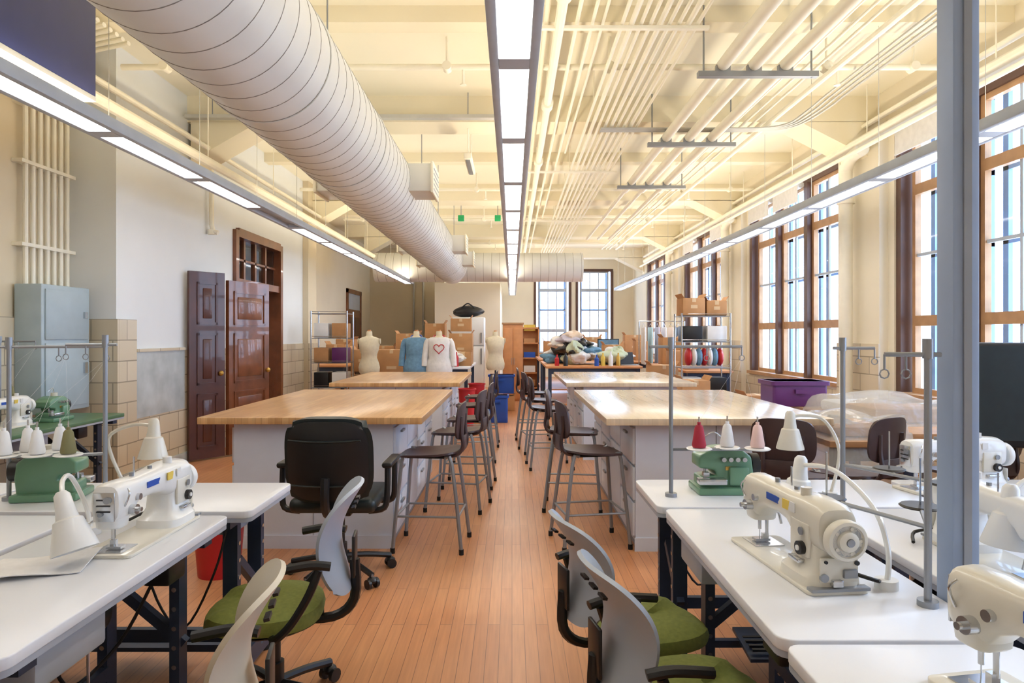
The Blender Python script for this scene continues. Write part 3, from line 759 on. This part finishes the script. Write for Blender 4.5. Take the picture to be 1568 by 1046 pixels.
b=MB('fabric_scrap'); b.shell(lambda u,v:(-.14+.26*u+.03*v,-.1+.2*v,.008+.006*math.sin(5*u+3*v)),8,8,.003,wcloth); b.done((-1.4,2.02,hz+.002),.4)
# ================= BACK AREA
def dressform(cloth=None,name='dress_form'):
    b=MB(name)
    P=[(.82,.14,.10),(.86,.165,.115),(.93,.172,.12),(1.0,.155,.11),(1.08,.125,.09),(1.14,.128,.095),(1.22,.155,.125),(1.28,.165,.12),(1.34,.175,.1),(1.385,.17,.085),(1.41,.12,.07),(1.425,.065,.06),(1.44,.05,.05),(1.5,.047,.047),(1.51,.04,.04)]
    def rr(z,a,c,g=0): return [((c+g)*math.sin(t)*1.0,(a+g)*math.cos(t),z) for t in [2*math.pi*i/28 for i in range(28)]]
    b.loft([rr(*p) for p in P],linen)
    b.cyl((0,0,1.51),(0,0,1.53),.03,orangew)
    b.cyl((0,0,.03),(0,0,.85),.014,steel); b.lathe([(.2,0),(.2,.015),(.05,.03),(.02,.06)],(0,0,0),steel)
    for sy in (-1,1): b.cyl((0,sy*.168,1.35),(0,sy*.18,1.35),.045,linen if cloth is None else cloth)
    if cloth is not None:
        Q=[p for p in P if p[0]<=1.415]
        b.loft([rr(z-(.04 if z<.9 else 0),a+(.03 if z<1.15 else 0),c+(.02 if z<1.15 else 0),.014) for z,a,c in Q],cloth)
        for sy in (-1,1):
            b.tube([(0,sy*.16,1.37),(.0,sy*.2,1.3),(.01,sy*.225,1.12),(.03,sy*.235,.95)],.05,cloth,seg=12,sm=4)
        b.tube([(.1*math.cos(t)*.75,.085*math.sin(t),1.42-.03*math.cos(t)) for t in [i*math.pi/8 for i in range(16)]],.014,bluem if cloth is denim else redm,closed=True)
        if cloth is wcloth:
            hp=[]
            for i in range(24):
                t=2*math.pi*i/24; yy=16*math.sin(t)**3; zz=13*math.cos(t)-5*math.cos(2*t)-2*math.cos(3*t)-math.cos(4*t)
                y_=yy*.0052; z_=1.235+zz*.0052
                hp.append((.148-.9*y_*y_-.25*abs(z_-1.23),y_,z_))
            b.tube(hp,.007,redm,closed=True,seg=6)
    return b
f=dressform().done((-2.3,11.0,0),D(-90)); dup(f,(-.3,12.3,0),D(-80))
dressform(denim).done((-1.54,11.0,0),D(-90)); dressform(wcloth).done((-1.17,10.95,0),D(-85))
def rack(loc,w,d,h,n,items):
    b=MB('storage_rack')
    for sx in (-1,1):
        for sy in (-1,1): b.cyl((sx*w/2,sy*d/2,0),(sx*w/2,sy*d/2,h),.013,chrome,seg=10)
    for k in range(n):
        z=.15+(h-.2)*k/(n-1); b.bb(-w/2,w/2,-d/2,d/2,z,z+.012,grey)
        b.tube([(-w/2,-d/2,z+.04),(w/2,-d/2,z+.04)],.005,chrome)
        for q in range(2):
            m=items[(k*2+q)%len(items)]
            if m is None: continue
            ww=w*.4; hh=(h-.2)/(n-1)*.6
            b.box((-w/4+q*w/2,0,z+.014+hh/2),(ww,d*.75,hh),m,bev=.01)
    return b.done(loc)
rack((-3.05,11.6,0),.6,.45,1.85,5,[card,bluem,blk,threadw,card,purple,threadw,card,None,None])
rack((2.95,10.6,0),.74,.45,1.78,5,[card,grey,wcloth,blk,None,None,blk,threadw,card,card])
def cbox(loc,d,rz=0.,m=card,name='cardboard_box'):
    b=MB(name); b.bb(-d[0]/2,d[0]/2,-d[1]/2,d[1]/2,0,d[2],m,bev=.004)
    b.bb(-.03,.03,-d[1]/2-.002,d[1]/2+.002,d[2]-.06,d[2]+.002,cardd); 
    b.box((-d[0]/2-.0,0,d[2]+.03),(.005,d[1],.09),m,rot=(0,D(-35),0)); b.box((d[0]/2,0,d[2]+.03),(.005,d[1],.09),m,rot=(0,D(35),0))
    b.box((0,-d[1]/2-.002,d[2]*.5),(d[0]*.3,.002,.05),cardd)
    return b.done(loc,rz)
def wtable(loc,w,l,h,top,name='work_table'):
    b=MB(name); b.bb(-w/2,w/2,-l/2,l/2,h-.04,h,top,bev=.004)
    for sx in (-1,1):
        for sy in (-1,1): b.bb(sx*(w/2-.07)-.03,sx*(w/2-.07)+.03,sy*(l/2-.07)-.03,sy*(l/2-.07)+.03,0,h-.04,steel)
    b.bb(-w/2+.07,w/2-.07,-l/2+.05,-l/2+.09,h-.14,h-.04,steel); b.bb(-w/2+.07,w/2-.07,-l/2+.1,l/2-.1,.2,.23,top)
    return b.done(loc)
wtable((1.45,13.2,0),1.7,2.4,.9,orangew); wtable((1.5,16.4,0),1.8,2.2,.9,orangew); wtable((-1.5,13.2,0),1.5,2.2,.88,lam)
wtable((3.3,12.9,0),.8,3.0,.85,orangew); wtable((3.1,17,0),.8,3.4,.85,orangew)
for args in (((-2.05,11.7,.0),(.5,.4,.5)),((-2.05,11.7,.6),(.55,.45,.6),.1),((-2.75,12.7,0),(.5,.5,.7)),((-2.75,12.7,.78),(.4,.4,.4)),((-2.45,11.9,0),(.3,.4,.9)),
 ((-1.5,13.3,.88),(.5,.4,.45)),((-1.0,13.5,.88),(.45,.4,.6)),((-1.0,13.5,1.52),(.4,.35,.25)),((-2.0,13.6,.88),(.35,.3,.4)),((-1.55,13.9,.88),(.4,.4,.8)),((-.9,12.7,.88),(.3,.3,.25)),
 ((-.2,13.2,0),(.5,.4,.28)),((2.5,11.4,0),(.45,.4,.95)),((2.05,13.9,.9),(.4,.4,.35)),((1.9,16.2,.9),(.4,.4,.5)),((3.2,12.0,.85),(.4,.4,.35)),((3.2,12.9,.85),(.5,.4,.3)),((3.2,13.8,.85),(.4,.4,.55)),((3.1,16.2,.85),(.4,.4,.45)),((3.1,17.4,.85),(.5,.4,.6)),
 ((1.0,16.8,.9),(.45,.4,.4)),((2.5,12.3,0),(.35,.35,.4)),((-2.3,15.2,0),(.6,.5,.9)),((-2.3,15.2,.98),(.5,.45,.5)),((-2.9,15.6,0),(.5,.5,1.2)),((-2.6,18.2,0),(.6,.5,1.3)),((-3.3,17.5,0),(.6,.6,.9)),((2.62,9.9,0),(.4,.4,.8)),((3.5,9.7,0),(.5,.4,.6))):
    cbox(*args)
def bin_(loc,r,h,m,name,sq=False):
    b=MB(name)
    if sq:
        b.prism(rrect(-r,r,-r*.7,r*.7,.03),0,h,m,bev=.01,axis='z'); b.prism(rrect(-r-.02,r+.02,-r*.7-.02,r*.7+.02,.03),h-.04,h,m,axis='z'); b.bb(-.06,.06,-r*.7-.03,-r*.7-.0,h-.12,h-.08,m)
    else: b.lathe([(r*.8,0),(r,h),(r+.015,h),(r+.015,h-.02),(r-.01,h-.02),(r*.78,.02)],(0,0,0),m,seg=28)
    return b.done(loc)
bin_((-.2,13.2,.33),.24,.36,bluem,'storage_bin',True); bin_((-.62,12.0,.0),.14,.6,redm,'red_bucket'); bin_((-.6,11.4,0),.12,.4,blk,'waste_basket'); bin_((-.7,10.6,0),.13,.62,redm,'red_bucket')
bin_((-1.78,4.15,0),.15,.36,redm,'waste_basket')
bin_((2.86,6.95,.74),.27,.25,purple,'storage_bin',True)
bin_((-.25,11.4,0),.18,.45,bluem,'storage_bin',True)
b=MB('refrigerator'); b.bb(-.38,.38,-.35,.35,.02,1.85,white,bev=.02); b.bb(-.375,.375,-.4,-.35,.05,1.2,white,bev=.015); b.bb(-.375,.375,-.4,-.35,1.22,1.84,white,bev=.015)
for z in ((.8,1.15),(1.27,1.5)): b.bb(.3,.33,-.44,-.41,z[0],z[1],grey)
b.bb(-.36,.36,-.33,.33,0,.02,blk); b.done((-1.0,15.6,0))
b=MB('duffel_bag'); b.blob((0,0,.12),(.35,.2,.13),blk,noise=.12,seed=2); b.tube([(-.15,-.1,.2),(0,-.15,.3),(.15,-.1,.2)],.015,blk,sm=5); b.done((-1.0,15.6,1.86))
b=MB('wood_cabinet'); b.bb(-.22,.22,-.25,.25,.0,1.68,orangew,bev=.005); b.bb(-.2,-.005,-.27,-.25,.05,1.6,orangew,bev=.004); b.bb(.005,.2,-.27,-.25,.05,1.6,orangew,bev=.004)
b.bb(-.24,.24,-.27,.27,1.68,1.72,tanw); b.bb(-.03,-.02,-.285,-.27,.8,.95,grey); b.bb(.02,.03,-.285,-.27,.8,.95,grey); b.done((.02,15.2,0))
b=MB('bookcase'); b.bb(-.25,-.22,-.15,.15,0,1.66,orangew);b.bb(.22,.25,-.15,.15,0,1.66,orangew);b.bb(-.25,.25,.13,.15,0,1.66,orangew)
for k in range(5): b.bb(-.25,.25,-.15,.15,.05+k*.39,.08+k*.39,orangew); b.box((0,0,.2+k*.36),(.3,.2,.16),[card,threadw,bluem,card,yellow][k])
b.done((.46,18.0,0))
fm=[wcloth,M('cloth_teal',(180,208,210),.9),M('cloth_lilac',(200,194,208),.9),wcloth,M('cloth_peach',(232,212,194),.9),blk,M('cloth_sage',(196,206,180),.9),denim,wcloth]
def pile(loc,n,w,l,h,seed):
    b=MB('fabric_pile'); r=random.Random(seed)
    for i in range(n):
        t=i/n; k=1-t*.75
        b.blob((r.uniform(-w,w)*k,r.uniform(-l,l)*k,.1+t*h),(r.uniform(.14,.28),r.uniform(.14,.28),r.uniform(.07,.13)),fm[r.randrange(len(fm))],seg=24,rings=14,noise=.3,seed=seed*50+i)
    b.done(loc)
pile((1.15,12.9,.9),24,.45,.5,.42,1); pile((1.9,12.8,.9),8,.2,.4,.12,3); pile((-1.2,12.6,.88),7,.3,.25,.12,6); pile((1.9,15.9,.9),9,.4,.4,.2,9)
def laptop(loc,rz):
    b=MB('laptop'); b.bb(-.17,.17,-.12,.12,0,.018,grey,bev=.004); b.box((0,.16,.12),(.34,.012,.23),blk,rot=(D(-18),0,0)); b.bb(-.14,.14,-.06,.08,.018,.02,blk); return b.done(loc,rz)
laptop((2.1,12.4,.9),.2)
b=MB('computer_monitor'); b.box((0,0,.3),(.5,.04,.32),blk,bev=.01); b.box((0,-.021,.3),(.46,.002,.28),denim); b.cyl((0,.02,.0),(0,.02,.2),.02,blk); b.lathe([(.12,0),(.12,.01),(.02,.02)],(0,.02,0),blk); b.done((2.2,15.6,.9),.1)
def jar(loc,m,h=.2,r=.04):
    b=MB('bottle'); b.lathe([(r,0),(r,h*.65),(r*.4,h*.8),(r*.35,h),(r*.2,h)],(0,0,0),m); b.done(loc)
for i,(x,y,m) in enumerate(((1.5,12.1,bluem),(1.62,12.15,yellow),(1.75,12.1,white),(.8,12.15,redm),(1.9,12.2,brass),(-1.0,12.3,redm),(-1.3,12.3,white),(.95,12.1,blk))): jar((x,y,.9 if x>0 else .88),m,.2+.03*(i%3))
b=MB('garment_rack')
for x in (-.5,.5): b.cyl((x,0,.1),(x,0,1.75),.014,chrome); b.cyl((x,-.22,.06),(x,.22,.06),.014,chrome); 
b.cyl((-.5,0,1.75),(.5,0,1.75),.014,chrome); b.cyl((-.5,0,.1),(.5,0,.1),.012,chrome)
for x in (-.5,.5):
    for y in (-.22,.22): b.cyl((x-.01,y,.03),(x+.01,y,.03),.03,blk)
for i in range(6):
    x=-.4+i*.15; b.bb(x-.02,x+.02,-.2,.2,.8-.05*(i%3),1.62,fm[i],bev=.02); b.tube([(x,-.18,1.62),(x,0,1.7),(x,.18,1.62)],.004,chrome)
b.done((3.3,15.05,0))
wtable((3.2,6.2,0),.75,2.6,.74,tanw,'window_side_table')
b=MB('plastic_covered_goods')
def drape(u,v):
    U=2*u-1;V=2*v-1
    e=max(abs(U),abs(V)); top=.9+.02*math.sin(7*u+4*v)+.025*math.sin(11*v)
    z=top if e<.8 else top-(e-.8)*1.2
    return (.44*U*(1+.03*math.sin(9*v)),.7*V,z)
b.shell(drape,24,30,.004,plastic)
b.bb(-.3,.3,-.5,.0,.745,.86,card,bev=.02); b.bb(-.3,.25,.1,.5,.745,.85,wcloth,bev=.04)
b.done((3.2,5.95,0))
wtable((2.42,4.95,0),.6,.8,.74,tanw,'work_table')
b=MB('plastic_covered_goods'); b.shell(lambda u,v:((2*u-1)*.33,(2*v-1)*.42,(.86+.03*math.sin(9*u+5*v)+.02*math.sin(13*v)-(max(0,max(abs(2*u-1),abs(2*v-1))-.75))*1.3)),24,24,.004,plastic); b.bb(-.2,.2,-.25,.25,.745,.82,card,bev=.03); b.done((2.42,4.95,0))
b=MB('television'); b.box((0,0,1.13),(.95,.06,.56),blk,bev=.015); b.box((0,.05,1.1),(.5,.06,.35),blk,bev=.02); b.box((0,-.031,1.14),(.9,.004,.5),blk2)
for x in (-.3,.3): b.cyl((x,.05,.05),(x,.05,1.1),.02,blk); b.box((x,.05,.04),(.04,.6,.04),blk,bev=.01)
b.box((0,.05,.5),(.64,.3,.02),blk); b.done((2.78,3.62,0),D(-8))
cbox((2.76,10.55,1.75),(.34,.35,.26),.05); cbox((3.13,10.55,1.75),(.3,.3,.22),-.05)
b=MB('striped_pillow'); 
for i in range(7): b.blob((-.24+i*.08,0,.14),(.055,.13,.14),[redm,wcloth,denim][i%3],seg=16,rings=10)
b.done((2.95,10.5,.97))
wtable((-3.7,15,0),.8,3,.85,orangew)
cbox((-3.7,14.5,.85),(.4,.4,.4)); cbox((-3.7,15.3,.85),(.4,.4,.5))
# ================= LIGHT
w=bpy.data.worlds.new('sky'); S.world=w; w.use_nodes=True; nt=w.node_tree; bg=nt.nodes['Background']
tc=nt.nodes.new('ShaderNodeTexCoord'); sx=nt.nodes.new('ShaderNodeSeparateXYZ'); nt.links.new(tc.outputs['Generated'],sx.inputs[0])
rp=nt.nodes.new('ShaderNodeValToRGB'); mp=nt.nodes.new('ShaderNodeMapRange'); mp.inputs['From Min'].default_value=-.4; mp.inputs['From Max'].default_value=.5
nt.links.new(sx.outputs['Z'],mp.inputs['Value']); nt.links.new(mp.outputs[0],rp.inputs['Fac'])
rp.color_ramp.elements[0].color=lin((230,237,246)); rp.color_ramp.elements[1].color=lin((176,208,250))
nt.links.new(rp.outputs['Color'],bg.inputs['Color']); bg.inputs['Strength'].default_value=8.5
sun=bpy.data.lights.new('sun','SUN'); sun.energy=2.2; sun.angle=D(6); so=bpy.data.objects.new('sun',sun); so.rotation_euler=(D(0),D(62),D(12)); so.location=(8,4,8); COL.objects.link(so)
# ================= CAMERA
cam=bpy.data.cameras.new('camera'); cam.lens=24; cam.sensor_width=36; cam.clip_start=.05; cam.clip_end=200
co=bpy.data.objects.new('camera',cam); co.location=(0,0,1.45); co.rotation_euler=(D(90),0,0); COL.objects.link(co)
cam.shift_y=-.0064; S.camera=co
